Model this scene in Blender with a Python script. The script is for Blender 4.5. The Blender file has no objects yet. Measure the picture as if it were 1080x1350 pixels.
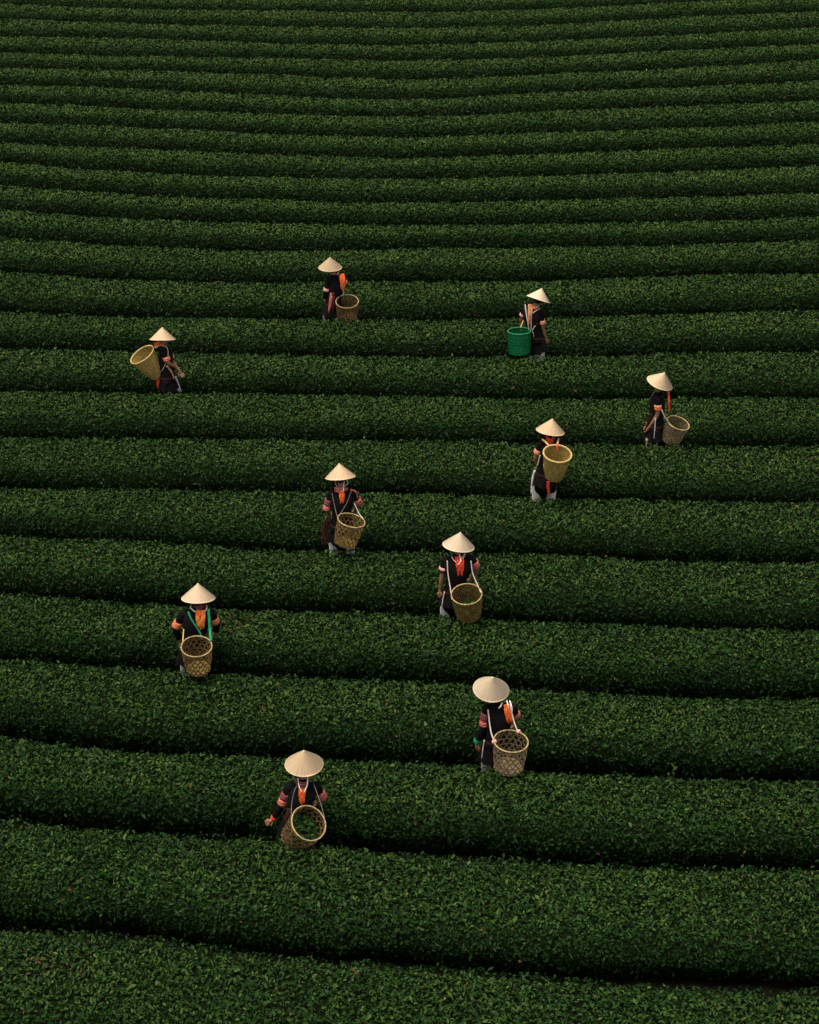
import bpy, bmesh, math, random
import numpy as np
from mathutils import Vector, Matrix, Quaternion

SC = bpy.context.scene
COL = SC.collection
rng = np.random.default_rng(7)
random.seed(7)

# ------------------------------------------------------------------ camera, light, exposure
F_PX = 2000.0            # focal length in pixels of the 1080x1350 photograph
PHI = math.radians(29.5)   # camera looks down by this much
TA = math.tan(math.radians(4.4))   # the hillside rises away from the camera
CAM_Z = 13.2

cam = bpy.data.cameras.new('camera')
cam_ob = bpy.data.objects.new('camera', cam)
COL.objects.link(cam_ob)
cam.sensor_fit = 'VERTICAL'
cam.sensor_height = 24.0
cam.lens = F_PX / 1350 * 24.0
cam.clip_start = 0.1
cam.clip_end = 600
cam_ob.location = (0, 0, CAM_Z)
cam_ob.rotation_euler = (math.pi / 2 - PHI, 0, 0)
SC.camera = cam_ob

SUN_EL, SUN_AZ = math.radians(78), math.radians(-120)    # overcast: broad soft sun nearly overhead, a little to the left
world = bpy.data.worlds.new('World')
SC.world = world
world.use_nodes = True
wn, wl = world.node_tree.nodes, world.node_tree.links
sky = wn.new('ShaderNodeTexSky')
sky.sky_type = 'NISHITA'
sky.sun_disc = False
sky.sun_elevation = SUN_EL
sky.sun_rotation = SUN_AZ
sky.dust_density = 4.0
sky.ozone_density = 1.0
bg = wn['Background']
overcast = wn.new('ShaderNodeHueSaturation')       # cloud cover: the same sky, greyed
overcast.inputs['Saturation'].default_value = 0.12
wl.new(sky.outputs[0], overcast.inputs['Color'])
wl.new(overcast.outputs[0], bg.inputs[0])
bg.inputs[1].default_value = 0.07

sun = bpy.data.lights.new('sun', 'SUN')
sun.energy = 1.4
sun.angle = math.radians(24)
sun.color = (1.0, 0.88, 0.70)
sun_ob = bpy.data.objects.new('sun', sun)
COL.objects.link(sun_ob)
sd = Vector((math.sin(SUN_AZ) * math.cos(SUN_EL), math.cos(SUN_AZ) * math.cos(SUN_EL), math.sin(SUN_EL)))
sun_ob.rotation_euler = sd.to_track_quat('Z', 'Y').to_euler()
sun_ob.location = (0, 20, 40)

SC.view_settings.view_transform = 'Standard'
SC.view_settings.look = 'None'
SC.view_settings.exposure = 1.3
SC.view_settings.gamma = 1.0
SC.view_settings.use_curve_mapping = False


# ------------------------------------------------------------------ helpers
def terrain(x, y):
    return TA * np.asarray(y, float)


def ray(px, py):
    cx, cy = (px - 540) / F_PX, (675 - py) / F_PX
    return np.array([cx, math.cos(PHI) + cy * math.sin(PHI), -math.sin(PHI) + cy * math.cos(PHI)])


def at(px, py, Y):
    """point of the place seen at that pixel, Y metres in front of the camera"""
    d = ray(px, py)
    t = Y / d[1]
    return Vector((d[0] * t, Y, CAM_Z + d[2] * t))


def on_ground(px, py, off):
    d = ray(px, py)
    t = (off - CAM_Z) / (d[2] - TA * d[1])
    return d[0] * t, d[1] * t


def tag(o, label=None, cat=None, group=None, kind=None):
    if label: o['label'] = label
    if cat: o['category'] = cat
    if group: o['group'] = group
    if kind: o['kind'] = kind
    return o


def link(name, me, parent=None, loc=None):
    o = bpy.data.objects.new(name, me)
    COL.objects.link(o)
    if loc is not None: o.location = loc
    if parent: o.parent = parent
    return o


def empty(name, loc):
    o = link(name, None, None, loc)
    o.empty_display_size = 0.2
    return o


def mesh_np(name, verts, faces, mat, n):
    """fast mesh from numpy arrays, all faces with n corners"""
    me = bpy.data.meshes.new(name)
    nv, nf = len(verts), len(faces)
    me.vertices.add(nv)
    me.vertices.foreach_set('co', np.ascontiguousarray(verts, dtype=np.float32).ravel())
    me.loops.add(nf * n)
    me.loops.foreach_set('vertex_index', np.ascontiguousarray(faces, dtype=np.int32).ravel())
    me.polygons.add(nf)
    me.polygons.foreach_set('loop_start', np.arange(0, nf * n, n, dtype=np.int32))
    me.polygons.foreach_set('loop_total', np.full(nf, n, dtype=np.int32))
    me.update(calc_edges=True)
    if mat: me.materials.append(mat)
    return me


# ------------------------------------------------------------------ materials
def new_mat(name):
    m = bpy.data.materials.new(name)
    m.use_nodes = True
    return m, m.node_tree.nodes, m.node_tree.links, m.node_tree.nodes['Principled BSDF']


def fabric(name, c1, c2, scale=60, rough=0.85, bump=0.15):
    m, n, l, b = new_mat(name)
    tc = n.new('ShaderNodeTexCoord')
    no = n.new('ShaderNodeTexNoise'); no.inputs['Scale'].default_value = scale; no.inputs['Detail'].default_value = 4
    l.new(tc.outputs['Object'], no.inputs['Vector'])
    r = n.new('ShaderNodeValToRGB')
    r.color_ramp.elements[0].position = 0.35; r.color_ramp.elements[0].color = (*c1, 1)
    r.color_ramp.elements[1].position = 0.68; r.color_ramp.elements[1].color = (*c2, 1)
    l.new(no.outputs['Fac'], r.inputs['Fac'])
    l.new(r.outputs['Color'], b.inputs['Base Color'])
    b.inputs['Roughness'].default_value = rough
    b.inputs['Specular IOR Level'].default_value = 0.2
    bp = n.new('ShaderNodeBump'); bp.inputs['Strength'].default_value = bump; bp.inputs['Distance'].default_value = 0.01
    l.new(no.outputs['Fac'], bp.inputs['Height'])
    l.new(bp.outputs['Normal'], b.inputs['Normal'])
    return m


def stripes(name, cols, freq=90):
    """embroidered band: thin stripes with stitched specks"""
    m, n, l, b = new_mat(name)
    tc = n.new('ShaderNodeTexCoord')
    w = n.new('ShaderNodeTexWave'); w.wave_type = 'BANDS'; w.bands_direction = 'Z'
    w.inputs['Scale'].default_value = freq / 12.0; w.inputs['Distortion'].default_value = 1.2
    w.inputs['Detail'].default_value = 1
    v = n.new('ShaderNodeTexVoronoi'); v.inputs['Scale'].default_value = 70
    l.new(tc.outputs['Object'], w.inputs['Vector']); l.new(tc.outputs['Object'], v.inputs['Vector'])
    mx = n.new('ShaderNodeMath'); mx.operation = 'MULTIPLY_ADD'
    mx.inputs[1].default_value = 0.75
    l.new(w.outputs['Fac'], mx.inputs[0]); 
    ms = n.new('ShaderNodeMath'); ms.operation = 'MULTIPLY'; ms.inputs[1].default_value = 0.3
    l.new(v.outputs['Distance'], ms.inputs[0]); l.new(ms.outputs[0], mx.inputs[2])
    r = n.new('ShaderNodeValToRGB')
    cr = r.color_ramp
    while len(cr.elements) < len(cols): cr.elements.new(0.5)
    for i, c in enumerate(cols):
        cr.elements[i].position = i / (len(cols) - 1) * 0.8 + 0.08
        cr.elements[i].color = (*c, 1)
    l.new(mx.outputs[0], r.inputs['Fac'])
    l.new(r.outputs['Color'], b.inputs['Base Color'])
    b.inputs['Roughness'].default_value = 0.85
    b.inputs['Specular IOR Level'].default_value = 0.2
    return m


M = {}
M['black'] = fabric('black_cloth', (0.004, 0.003, 0.0035), (0.009, 0.007, 0.008))
M['black'].node_tree.nodes['Principled BSDF'].inputs['Specular IOR Level'].default_value = 0.08
M['maroon'] = fabric('maroon_cloth', (0.035, 0.009, 0.008), (0.075, 0.022, 0.018))
M['orange'] = fabric('orange_cloth', (0.64, 0.085, 0.014), (0.86, 0.18, 0.035), 35)
M['red'] = fabric('red_cloth', (0.62, 0.035, 0.018), (0.85, 0.095, 0.045), 35)
M['amber'] = fabric('amber_cloth', (0.62, 0.16, 0.02), (0.80, 0.26, 0.05), 35)
M['pale_orange'] = fabric('pale_orange_cloth', (0.60, 0.22, 0.10), (0.80, 0.38, 0.22), 35)
M['white'] = fabric('white_cloth', (0.60, 0.56, 0.48), (0.82, 0.78, 0.70), 25)
M['beige'] = fabric('beige_cloth', (0.20, 0.14, 0.095), (0.32, 0.24, 0.165), 25)
M['lilac'] = fabric('pale_lilac_cloth', (0.45, 0.42, 0.48), (0.66, 0.62, 0.70), 25)
M['green_cloth'] = fabric('green_cloth', (0.01, 0.16, 0.07), (0.02, 0.30, 0.13), 30)
M['pink'] = fabric('pink_cloth', (0.58, 0.25, 0.22), (0.78, 0.45, 0.40), 40)
M['cord'] = fabric('pale_cord', (0.44, 0.36, 0.29), (0.64, 0.53, 0.45), 90)
M['grey_cord'] = fabric('grey_cord', (0.08, 0.075, 0.065), (0.18, 0.17, 0.15), 90)
M['yellow_cord'] = fabric('yellow_cord', (0.50, 0.34, 0.10), (0.68, 0.48, 0.18), 60)
M['band_pink'] = stripes('pink_band', [(0.05, 0.008, 0.01), (0.60, 0.10, 0.07), (0.85, 0.42, 0.34), (0.50, 0.05, 0.035)])
M['band_orange'] = stripes('orange_band', [(0.08, 0.012, 0.01), (0.72, 0.17, 0.06), (0.88, 0.45, 0.26), (0.60, 0.09, 0.03)])
M['embroidery'] = stripes('embroidered_sleeve', [(0.012, 0.008, 0.012), (0.16, 0.03, 0.035), (0.55, 0.16, 0.15), (0.03, 0.01, 0.015)], 120)
M['shoe'] = fabric('dark_rubber', (0.012, 0.012, 0.012), (0.03, 0.028, 0.025), 30, 0.6)
M['hair'] = fabric('black_hair', (0.006, 0.005, 0.005), (0.016, 0.012, 0.010), 120, 0.5)


def skin_mat():
    m, n, l, b = new_mat('skin')
    tc = n.new('ShaderNodeTexCoord')
    no = n.new('ShaderNodeTexNoise'); no.inputs['Scale'].default_value = 18
    l.new(tc.outputs['Object'], no.inputs['Vector'])
    r = n.new('ShaderNodeValToRGB')
    r.color_ramp.elements[0].position = 0.3; r.color_ramp.elements[0].color = (0.26, 0.115, 0.055, 1)
    r.color_ramp.elements[1].position = 0.7; r.color_ramp.elements[1].color = (0.36, 0.175, 0.09, 1)
    l.new(no.outputs['Fac'], r.inputs['Fac']); l.new(r.outputs['Color'], b.inputs['Base Color'])
    b.inputs['Roughness'].default_value = 0.5
    return m


M['skin'] = skin_mat()
M['eye'] = fabric('eye_dark', (0.01, 0.008, 0.006), (0.02, 0.015, 0.01), 20, 0.3)


def hat_mat():
    m, n, l, b = new_mat('palm_leaf_hat')
    tc = n.new('ShaderNodeTexCoord')
    sx = n.new('ShaderNodeSeparateXYZ'); l.new(tc.outputs['Object'], sx.inputs[0])
    an = n.new('ShaderNodeMath'); an.operation = 'ARCTAN2'
    l.new(sx.outputs['Y'], an.inputs[0]); l.new(sx.outputs['X'], an.inputs[1])
    cx = n.new('ShaderNodeCombineXYZ')
    mm = n.new('ShaderNodeMath'); mm.operation = 'MULTIPLY'; mm.inputs[1].default_value = 16
    l.new(an.outputs[0], mm.inputs[0]); l.new(mm.outputs[0], cx.inputs['X'])
    mz = n.new('ShaderNodeMath'); mz.operation = 'MULTIPLY'; mz.inputs[1].default_value = 6
    l.new(sx.outputs['Z'], mz.inputs[0]); l.new(mz.outputs[0], cx.inputs['Y'])
    oi = n.new('ShaderNodeObjectInfo'); l.new(oi.outputs['Random'], cx.inputs['Z'])
    ns = n.new('ShaderNodeTexNoise'); ns.inputs['Scale'].default_value = 1.6; ns.inputs['Detail'].default_value = 5; ns.inputs['Roughness'].default_value = 0.65
    l.new(cx.outputs[0], ns.inputs['Vector'])
    r = n.new('ShaderNodeValToRGB')
    cr = r.color_ramp
    cr.elements[0].position = 0.30; cr.elements[0].color = (0.58, 0.40, 0.24, 1)
    cr.elements[1].position = 0.72; cr.elements[1].color = (0.86, 0.66, 0.455, 1)
    e = cr.elements.new(0.48); e.color = (0.78, 0.58, 0.385, 1)
    l.new(ns.outputs['Fac'], r.inputs['Fac'])
    # each hat aged a little differently
    hs = n.new('ShaderNodeHueSaturation')
    mr = n.new('ShaderNodeMapRange'); mr.inputs['To Min'].default_value = 0.85; mr.inputs['To Max'].default_value = 1.12
    l.new(oi.outputs['Random'], mr.inputs['Value']); l.new(mr.outputs[0], hs.inputs['Saturation'])
    l.new(r.outputs['Color'], hs.inputs['Color']); l.new(hs.outputs[0], b.inputs['Base Color'])
    b.inputs['Roughness'].default_value = 0.62
    b.inputs['Specular IOR Level'].default_value = 0.3
    bp = n.new('ShaderNodeBump'); bp.inputs['Strength'].default_value = 0.35; bp.inputs['Distance'].default_value = 0.004
    l.new(ns.outputs['Fac'], bp.inputs['Height']); l.new(bp.outputs['Normal'], b.inputs['Normal'])
    return m


M['hat'] = hat_mat()


def cane(name, c1, c2, rough=0.6):
    return fabric(name, c1, c2, 28, rough, 0.25)


M['brown_cane'] = cane('weathered_bamboo', (0.055, 0.032, 0.012), (0.19, 0.12, 0.048))
M['gold_cane'] = cane('golden_bamboo', (0.075, 0.043, 0.012), (0.24, 0.155, 0.048))
M['grey_cane'] = cane('greyed_bamboo', (0.085, 0.060, 0.032), (0.22, 0.165, 0.09))
M['fresh_cane'] = cane('fresh_bamboo', (0.24, 0.16, 0.038), (0.42, 0.30, 0.085))
M['rim_pale'] = cane('pale_rim', (0.26, 0.175, 0.075), (0.46, 0.34, 0.16))
M['rim_fresh'] = cane('fresh_rim', (0.38, 0.26, 0.085), (0.56, 0.42, 0.17))
M['plastic'] = fabric('green_plastic', (0.002, 0.080, 0.026), (0.004, 0.115, 0.038), 20, 0.4, 0.02)
M['plastic_rim'] = fabric('green_plastic_rim', (0.012, 0.15, 0.055), (0.02, 0.20, 0.08), 20, 0.35, 0.02)


def leaf_mat():
    m, n, l, b = new_mat('tea_leaf')
    at_ = n.new('ShaderNodeAttribute'); at_.attribute_name = 'tint'
    r = n.new('ShaderNodeValToRGB')
    cr = r.color_ramp
    cr.elements[0].position = 0.0; cr.elements[0].color = (0.006, 0.015, 0.004, 1)
    cr.elements[1].position = 1.0; cr.elements[1].color = (0.066, 0.100, 0.018, 1)
    for p, c in ((0.30, (0.0075, 0.0230, 0.0052)), (0.62, (0.0150, 0.0440, 0.0080)), (0.85, (0.040, 0.078, 0.016))):
        e = cr.elements.new(p); e.color = (*c, 1)
    l.new(at_.outputs['Fac'], r.inputs['Fac'])
    dr = n.new('ShaderNodeAttribute'); dr.attribute_name = 'dry'
    mx = n.new('ShaderNodeMix'); mx.data_type = 'RGBA'
    l.new(dr.outputs['Fac'], mx.inputs['Factor'])
    l.new(r.outputs['Color'], mx.inputs['A']); mx.inputs['B'].default_value = (0.085, 0.050, 0.022, 1)
    l.new(mx.outputs['Result'], b.inputs['Base Color'])
    b.inputs['Roughness'].default_value = 0.42
    b.inputs['Specular IOR Level'].default_value = 0.06
    return m


M['leaf'] = leaf_mat()


def simple_noise_mat(name, c1, c2, scale, rough=0.95):
    m = fabric(name, c1, c2, scale, rough, 0.6)
    return m


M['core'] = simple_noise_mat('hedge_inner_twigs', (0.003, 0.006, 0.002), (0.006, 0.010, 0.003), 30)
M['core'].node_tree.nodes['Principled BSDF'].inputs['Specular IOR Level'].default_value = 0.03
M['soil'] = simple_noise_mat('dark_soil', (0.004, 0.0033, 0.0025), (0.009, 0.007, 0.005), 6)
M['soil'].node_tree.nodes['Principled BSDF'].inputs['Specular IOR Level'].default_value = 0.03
M['bark'] = simple_noise_mat('tea_stem_bark', (0.020, 0.015, 0.011), (0.05, 0.038, 0.028), 40)

# ------------------------------------------------------------------ the hillside
gx = np.linspace(-45, 45, 181)
gy = np.concatenate([np.linspace(-6, 60, 265), np.linspace(64, 220, 30)])
GX, GY = np.meshgrid(gx, gy)
GZ = terrain(GX, GY) + 0.02 * np.sin(GX * 1.7 + GY * 2.3) * np.sin(GY * 1.9 - GX) + rng.normal(0, 0.006, GX.shape)
V = np.stack([GX, GY, GZ], -1).reshape(-1, 3)
nx, ny = len(gx), len(gy)
I = (np.arange(ny - 1)[:, None] * nx + np.arange(nx - 1)[None, :]).ravel()
FQ = np.stack([I, I + 1, I + nx + 1, I + nx], 1)
g = link('ground', mesh_np('ground', V, FQ, M['soil'], 4))
tag(g, kind='structure')

# ------------------------------------------------------------------ tea hedges
HX = np.array([0, 180, 360, 540, 720, 900, 1080.0])
EDGES = """1398,1412,1432,1447,1462,1474,1482
1224,1233,1259,1272,1287,1300,1306
1079,1098,1105,1125,1135,1142,1147
971,991,998,1005,1017,1026,1029
869,880,891,898,910,919,922
783,796,806,810,821,827,832
706,713,725,727,731,740,741
643,645,647,650,656,660,661
577,578,580,581,584,588,588
516,518,520,523,526,525,524
459,464,468,470,470,466,463
411,419,420,422,419,414,409
358,370,373,371,371,363,361
313,325,331,328,326,323,317
277,289,295,297,295,292,286
244,257,264,268,264,260,255
214,227,234,236,232,226,218
189,196,204,208,203,196,190
162,168,177,181,175,169,161
135,143,150,154,147,140,132
112,117,126,131,122,115,107
90,93,99,105,98,90,79
69,74,77,80,75,66,58
48,51,57,59,54,46,36
25,31,35,37,33,23,15
5,12,14,16,12,3,-6
-13,-7,-5,-4,-8,-17,-26
-31,-25,-23,-22,-26,-35,-44"""
EDGES = np.array([[float(v) for v in ln.split(',')] for ln in EDGES.split('\n')])
H_REF = 0.60
GAP = 0.28


def smooth_curve(xs, ys):
    """cubic Hermite through the traced points, straight beyond them"""
    m = np.gradient(ys, xs)

    def f(x):
        x = np.asarray(x, float)
        i = np.clip(np.searchsorted(xs, x) - 1, 0, len(xs) - 2)
        h = xs[i + 1] - xs[i]
        t = np.clip((x - xs[i]) / h, 0, 1)
        y = ((2 * t**3 - 3 * t**2 + 1) * ys[i] + (t**3 - 2 * t**2 + t) * h * m[i]
             + (-2 * t**3 + 3 * t**2) * ys[i + 1] + (t**3 - t**2) * h * m[i + 1])
        y = y + np.where(x < xs[0], (x - xs[0]) * m[0] * 0.6, 0) + np.where(x > xs[-1], (x - xs[-1]) * m[-1] * 0.6, 0)
        return y
    return f


curves, extents = [], []
for e in EDGES:
    pts = np.array([on_ground(x, y, H_REF) for x, y in zip(HX, e)])
    curves.append(smooth_curve(pts[:, 0], pts[:, 1]))
    extents.append((pts[0, 0], pts[-1, 0]))


def wob(x, seed, scales=((0.55, 1.0), (1.3, 0.6), (3.1, 0.35))):
    r = np.random.default_rng(seed)
    s = 0
    for f, a in scales:
        s = s + a * np.sin(x * f * 2 * math.pi / 3.0 + r.uniform(0, 6.28)) * np.cos(x * f * 1.37 + r.uniform(0, 6.28))
    return s


EY, EZ = 0.54, 0.52     # superellipse exponents of the clipped hedge profile
_th = np.linspace(0, math.pi, 200)


def hedge_frame(i):
    """functions giving centre line, half width and height along the row"""
    fb = curves[i]
    ff = curves[i - 1] if i > 0 else (lambda x: curves[0](x) - 1.45)
    seed = 100 + i * 7
    w0 = np.random.default_rng(seed)

    def frame(x):
        x = np.asarray(x, float)
        yb = fb(x)
        gap = (GAP + min(0.16, max(0, i - 8) * 0.03) if i > 2 else 0.20) + 0.045 * wob(x, seed + 1)
        a = np.clip((yb - ff(x) - gap) / 2, 0.3, 0.8)
        h = 0.62 + 0.016 * wob(x, seed + 2)
        el = np.arctan2(CAM_Z - TA * yb - 0.6, yb)
        # silhouette of the profile as seen from the drone lands on the traced edge
        prof = (np.abs(np.sin(_th))[None, :]**EZ * h[..., None] * np.cos(el)[..., None]
                + np.sign(np.cos(_th)) * np.abs(np.cos(_th))[None, :]**EY * a[..., None] * np.sin(el)[..., None])
        Mx = prof.max(-1)
        c = yb + (H_REF * np.cos(el) - Mx) / np.sin(el) + 0.007 * wob(x, seed + 3, ((1.1, 1), (2.7, .7), (5.3, .5)))
        return c, a, h
    return frame


def profile(theta, c, a, h):
    """theta 0 = back foot, pi = front foot (towards the camera)"""
    ct, st = np.cos(theta), np.sin(theta)
    y = c + np.sign(ct) * np.abs(ct)**EY * a
    z = np.abs(st)**EZ * h
    # hedges narrow a little towards the ground
    y = c + (y - c) * (0.80 + 0.20 * np.clip(z / (0.60 * h), 0, 1)**0.8)
    return y, z


DRY = [at(100, 716, 17.9), at(255, 440, 25.1), at(60, 1160, 11.3), at(300, 770, 16.9), at(1010, 250, 38.0)]

HEDGE_LABEL = [
    'clipped dark green tea hedge just below the photo, nearest of all the rows',
    'wide tea hedge along the bottom edge, below the dark path at bottom left',
    'tea hedge in front of the worker whose basket holds picked leaves',
    'tea hedge in front of the worker with the green wristband',
    'tea hedge in front of the worker with green shoulder straps',
    'tea hedge in front of the bare-armed worker with the red sash and white straps',
    'tea hedge in front of the worker standing on two white leg wraps',
    'tea hedge in front of the worker carrying the pale yellow basket high on the back',
    'tea hedge in front of the worker who walks left with a basket behind the hip',
    'tea hedge in front of the worker walking right with a tilted yellow basket',
    'tea hedge in front of the worker with the green plastic basket',
    'tea hedge in front of the farthest worker with the orange shoulder cloth',
    'tea hedge whose top runs behind the farthest worker at hat height',
    'first clipped tea hedge wholly above the hats of all the workers',
    'second clipped tea hedge above the farthest hat',
    'third clipped tea hedge above the farthest hat',
    'fourth clipped tea hedge above the farthest hat',
    'fifth clipped tea hedge above the farthest hat',
    'sixth clipped tea hedge above the farthest hat',
    'seventh clipped tea hedge above the farthest hat',
    'seventh distant tea hedge counted down from the top edge of the photo',
    'sixth distant tea hedge counted down from the top edge of the photo',
    'fifth distant tea hedge counted down from the top edge of the photo',
    'fourth distant tea hedge counted down from the top edge of the photo',
    'third distant tea hedge counted down from the top edge of the photo',
    'second distant tea hedge counted down, dipping in the middle of the photo',
    'topmost sliver of dark tea hedge along the top edge of the photo',
    'farthest clipped tea hedge just beyond the top edge of the photo',
]


def leaves(P, N, size, tint, dry, parent, name, quad):
    """scatter folded leaf blades at points P, lying roughly across normals N; one mesh"""
    n = len(P)
    r = np.random.default_rng(n)
    # random tangent
    T = r.normal(size=(n, 3))
    T -= (T * N).sum(1, keepdims=True) * N
    T /= np.linalg.norm(T, axis=1, keepdims=True) + 1e-9
    lift = r.uniform(-0.15, 0.95, (n, 1))           # how far the blade points out of the hedge
    up = np.array([0, 0, 1.0])
    D = T + N * lift + up * r.uniform(-0.1, 0.45, (n, 1))
    D /= np.linalg.norm(D, axis=1, keepdims=True)
    Nn = N + r.normal(0, 0.45, (n, 3))
    S = np.cross(D, Nn); S /= np.linalg.norm(S, axis=1, keepdims=True) + 1e-9
    Q = np.cross(S, D)
    L = size[:, None]; W = L * r.uniform(0.19, 0.27, (n, 1))
    fold = W * r.uniform(0.15, 0.55, (n, 1))
    bend = L * r.uniform(-0.12, 0.05, (n, 1))
    base = P - D * L * 0.35
    tip = P + D * L * 0.65 + Q * bend
    mid = base + D * L * 0.45 - Q * 0.0
    lf = mid - S * W + Q * fold
    rt = mid + S * W + Q * fold
    if quad:
        V = np.stack([base, rt, tip, lf], 1).reshape(-1, 3)
        b = np.arange(n)[:, None] * 4
        F = np.concatenate([b + np.array([[0, 1, 2]]), b + np.array([[0, 2, 3]])], 0)
        k = 4
    else:
        mid2 = base + D * L * 0.72 + Q * bend * 0.35
        l2 = mid2 - S * W * 0.62 + Q * fold * 0.6
        r2 = mid2 + S * W * 0.62 + Q * fold * 0.6
        V = np.stack([base, rt, r2, tip, l2, lf], 1).reshape(-1, 3)
        b = np.arange(n)[:, None] * 6
        F = np.concatenate([b + np.array([[0, 1, 3]]), b + np.array([[1, 2, 3]]),
                            b + np.array([[0, 3, 5]]), b + np.array([[3, 4, 5]])], 0)
        k = 6
    me = mesh_np(name, V, F, M['leaf'], 3)
    for nm, arr in (('tint', tint), ('dry', dry)):
        a_ = me.attributes.new(nm, 'FLOAT', 'POINT')
        a_.data.foreach_set('value', np.repeat(arr.astype(np.float32), k))
    o = link(name, me, parent)
    return o


n_leaf = 0
for i in range(len(EDGES)):
    fr = hedge_frame(i)
    x0, x1 = extents[i]
    x0 -= 1.8; x1 += 1.8
    seed = 1000 + i
    r = np.random.default_rng(seed)
    # ---- inner body
    ns = max(40, int((x1 - x0) / 0.16))
    xs = np.linspace(x0, x1, ns)
    c, a, h = fr(xs)
    th = np.linspace(0.0, math.pi, 15)
    TH, C = np.meshgrid(th, c); _, A = np.meshgrid(th, a); _, Hh = np.meshgrid(th, h); _, XX = np.meshgrid(th, xs)
    ins = 0.035
    Yp, Zp = profile(TH, C, A - ins, Hh - ins)
    Zg = terrain(XX, Yp) - 0.03
    lump = r.normal(0, 0.008, XX.shape)
    Vb = np.stack([XX, Yp + lump, Zg + Zp + lump], -1).reshape(-1, 3)
    m = len(th)
    I = (np.arange(ns - 1)[:, None] * m + np.arange(m - 1)[None, :]).ravel()
    Fb = np.stack([I, I + m, I + m + 1, I + 1], 1)
    cx_ = 0.5 * (x0 + x1)
    root = np.array([cx_, float(fr(np.array([cx_]))[0][0]), 0.0]); root[2] = float(terrain(cx_, root[1]))
    hed = link('tea_hedge', mesh_np('tea_hedge', Vb - root, Fb, M['core'], 4), None, root)
    for p in hed.data.polygons: pass
    tag(hed, HEDGE_LABEL[i], 'tea hedge', 'clipped tea hedge rows across the hillside')
    # ---- foliage
    dist = float(np.hypot(CAM_Z - TA * root[1], root[1]))
    dens = 3100 if i <= 2 else (2700 if i <= 5 else (2300 if i <= 9 else (1800 if i <= 13 else (1550 if i <= 18 else 1350))))
    big = 1.0 if i <= 9 else (1.08 if i <= 13 else (1.15 if i <= 18 else 1.25))
    per = 1.75
    n = int((x1 - x0) * per * dens * 0.62)
    X = r.uniform(x0, x1, n)
    # denser on the top and on the face towards the camera
    u = r.uniform(0, 1, n)
    c, a, h = fr(X)
    # even spread along the outline of the hedge
    tt_ = np.linspace(0.01, math.pi - 0.01, 800)
    yy_, zz_ = profile(tt_, 0.0, float(a.mean()), float(h.mean()))
    arc = np.concatenate([[0], np.cumsum(np.hypot(np.diff(yy_), np.diff(zz_)))]); arc /= arc[-1]
    theta = np.interp(np.where(u < 0.14, r.uniform(0.02, 0.34, n), r.uniform(0.30, 0.985, n)), arc, tt_)
    # small bulges: individual bushes and clipped dents
    bul = 0.010 * (np.sin(X * 5.1 + 3 * np.sin(X * 1.7 + i) + theta * 2.2 + i) + np.sin(X * 11.3 + theta * 5 + i * 2.1)
                   + 0.8 * np.sin(X * 2.3 - theta * 3.7 + i * 1.3))
    depth = np.abs(r.normal(0, 0.03, n))
    Yp, Zp = profile(theta, c, a + bul - depth, h + bul * 0.6 - depth * 0.9)
    e = 0.02
    y1, z1 = profile(np.clip(theta + e, 0, math.pi), c, a, h); y0, z0 = profile(np.clip(theta - e, 0, math.pi), c, a, h)
    N = np.stack([np.zeros(n), (z1 - z0), -(y1 - y0)], 1)
    N /= np.linalg.norm(N, axis=1, keepdims=True) + 1e-9
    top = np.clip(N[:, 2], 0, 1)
    P = np.stack([X, Yp, terrain(X, Yp) + Zp], 1)
    # a few ragged shoots above the clipped top
    sh = (r.uniform(0, 1, n) < (0.05 if i < 10 else 0.03)) & (top > 0.6)
    P[sh, 2] += r.uniform(0.01, 0.055, sh.sum())
    # bare pockets low on the front, where the twigs show
    pock = np.sin(X * 3.3 + i * 1.9 + 2 * np.sin(X * 0.9 + i)) * np.sin(X * 7.1 + i) + 0.5 * np.sin(X * 13 + i)
    keep = ~((theta > 2.35) & (pock > 0.35) & (r.uniform(0, 1, n) < 0.75 * (Zp < 0.30)))
    keep &= ~((theta > 2.5) & (Zp < 0.16) & (r.uniform(0, 1, n) < 0.5))
    X, Yp, Zp, P, N, top, theta = X[keep], Yp[keep], Zp[keep], P[keep], N[keep], top[keep], theta[keep]
    n = len(X)
    size = np.clip(r.normal(0.046, 0.010, n), 0.028, 0.08) * big
    size = np.where(r.uniform(0, 1, n) < 0.10, size * 1.4, size)
    patch = 0.5 + 0.5 * np.sin(X * 1.1 + i * 2.3 + 1.5 * np.sin(X * 0.43 + i)) * np.sin(theta * 3 + X * 0.7 + i)
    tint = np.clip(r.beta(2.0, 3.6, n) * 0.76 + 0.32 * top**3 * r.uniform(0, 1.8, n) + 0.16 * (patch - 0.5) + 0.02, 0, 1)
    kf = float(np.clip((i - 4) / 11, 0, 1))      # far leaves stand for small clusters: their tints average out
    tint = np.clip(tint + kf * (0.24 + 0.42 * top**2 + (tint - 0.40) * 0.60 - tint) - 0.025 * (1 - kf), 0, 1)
    dry = (r.uniform(0, 1, n) < 0.006).astype(float) * r.uniform(0.3, 1, n)
    for q in DRY:
        d2 = ((X - q.x) / 0.45)**2 + ((Yp - q.y) / 0.22)**2
        dry = np.maximum(dry, (d2 < 1) * (r.uniform(0, 1, n) < 0.28 * (1 - d2)) * r.uniform(0.3, 0.9, n))
    fo = leaves(P - root, N, size, tint, dry, hed, 'foliage', quad=(i >= 6))
    fo['kind'] = 'stuff'
    n_leaf += n
print('leaves', n_leaf)
print('tris', sum(sum(len(p.vertices) - 2 for p in o.data.polygons) for o in SC.objects if o.type == 'MESH'))


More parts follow.
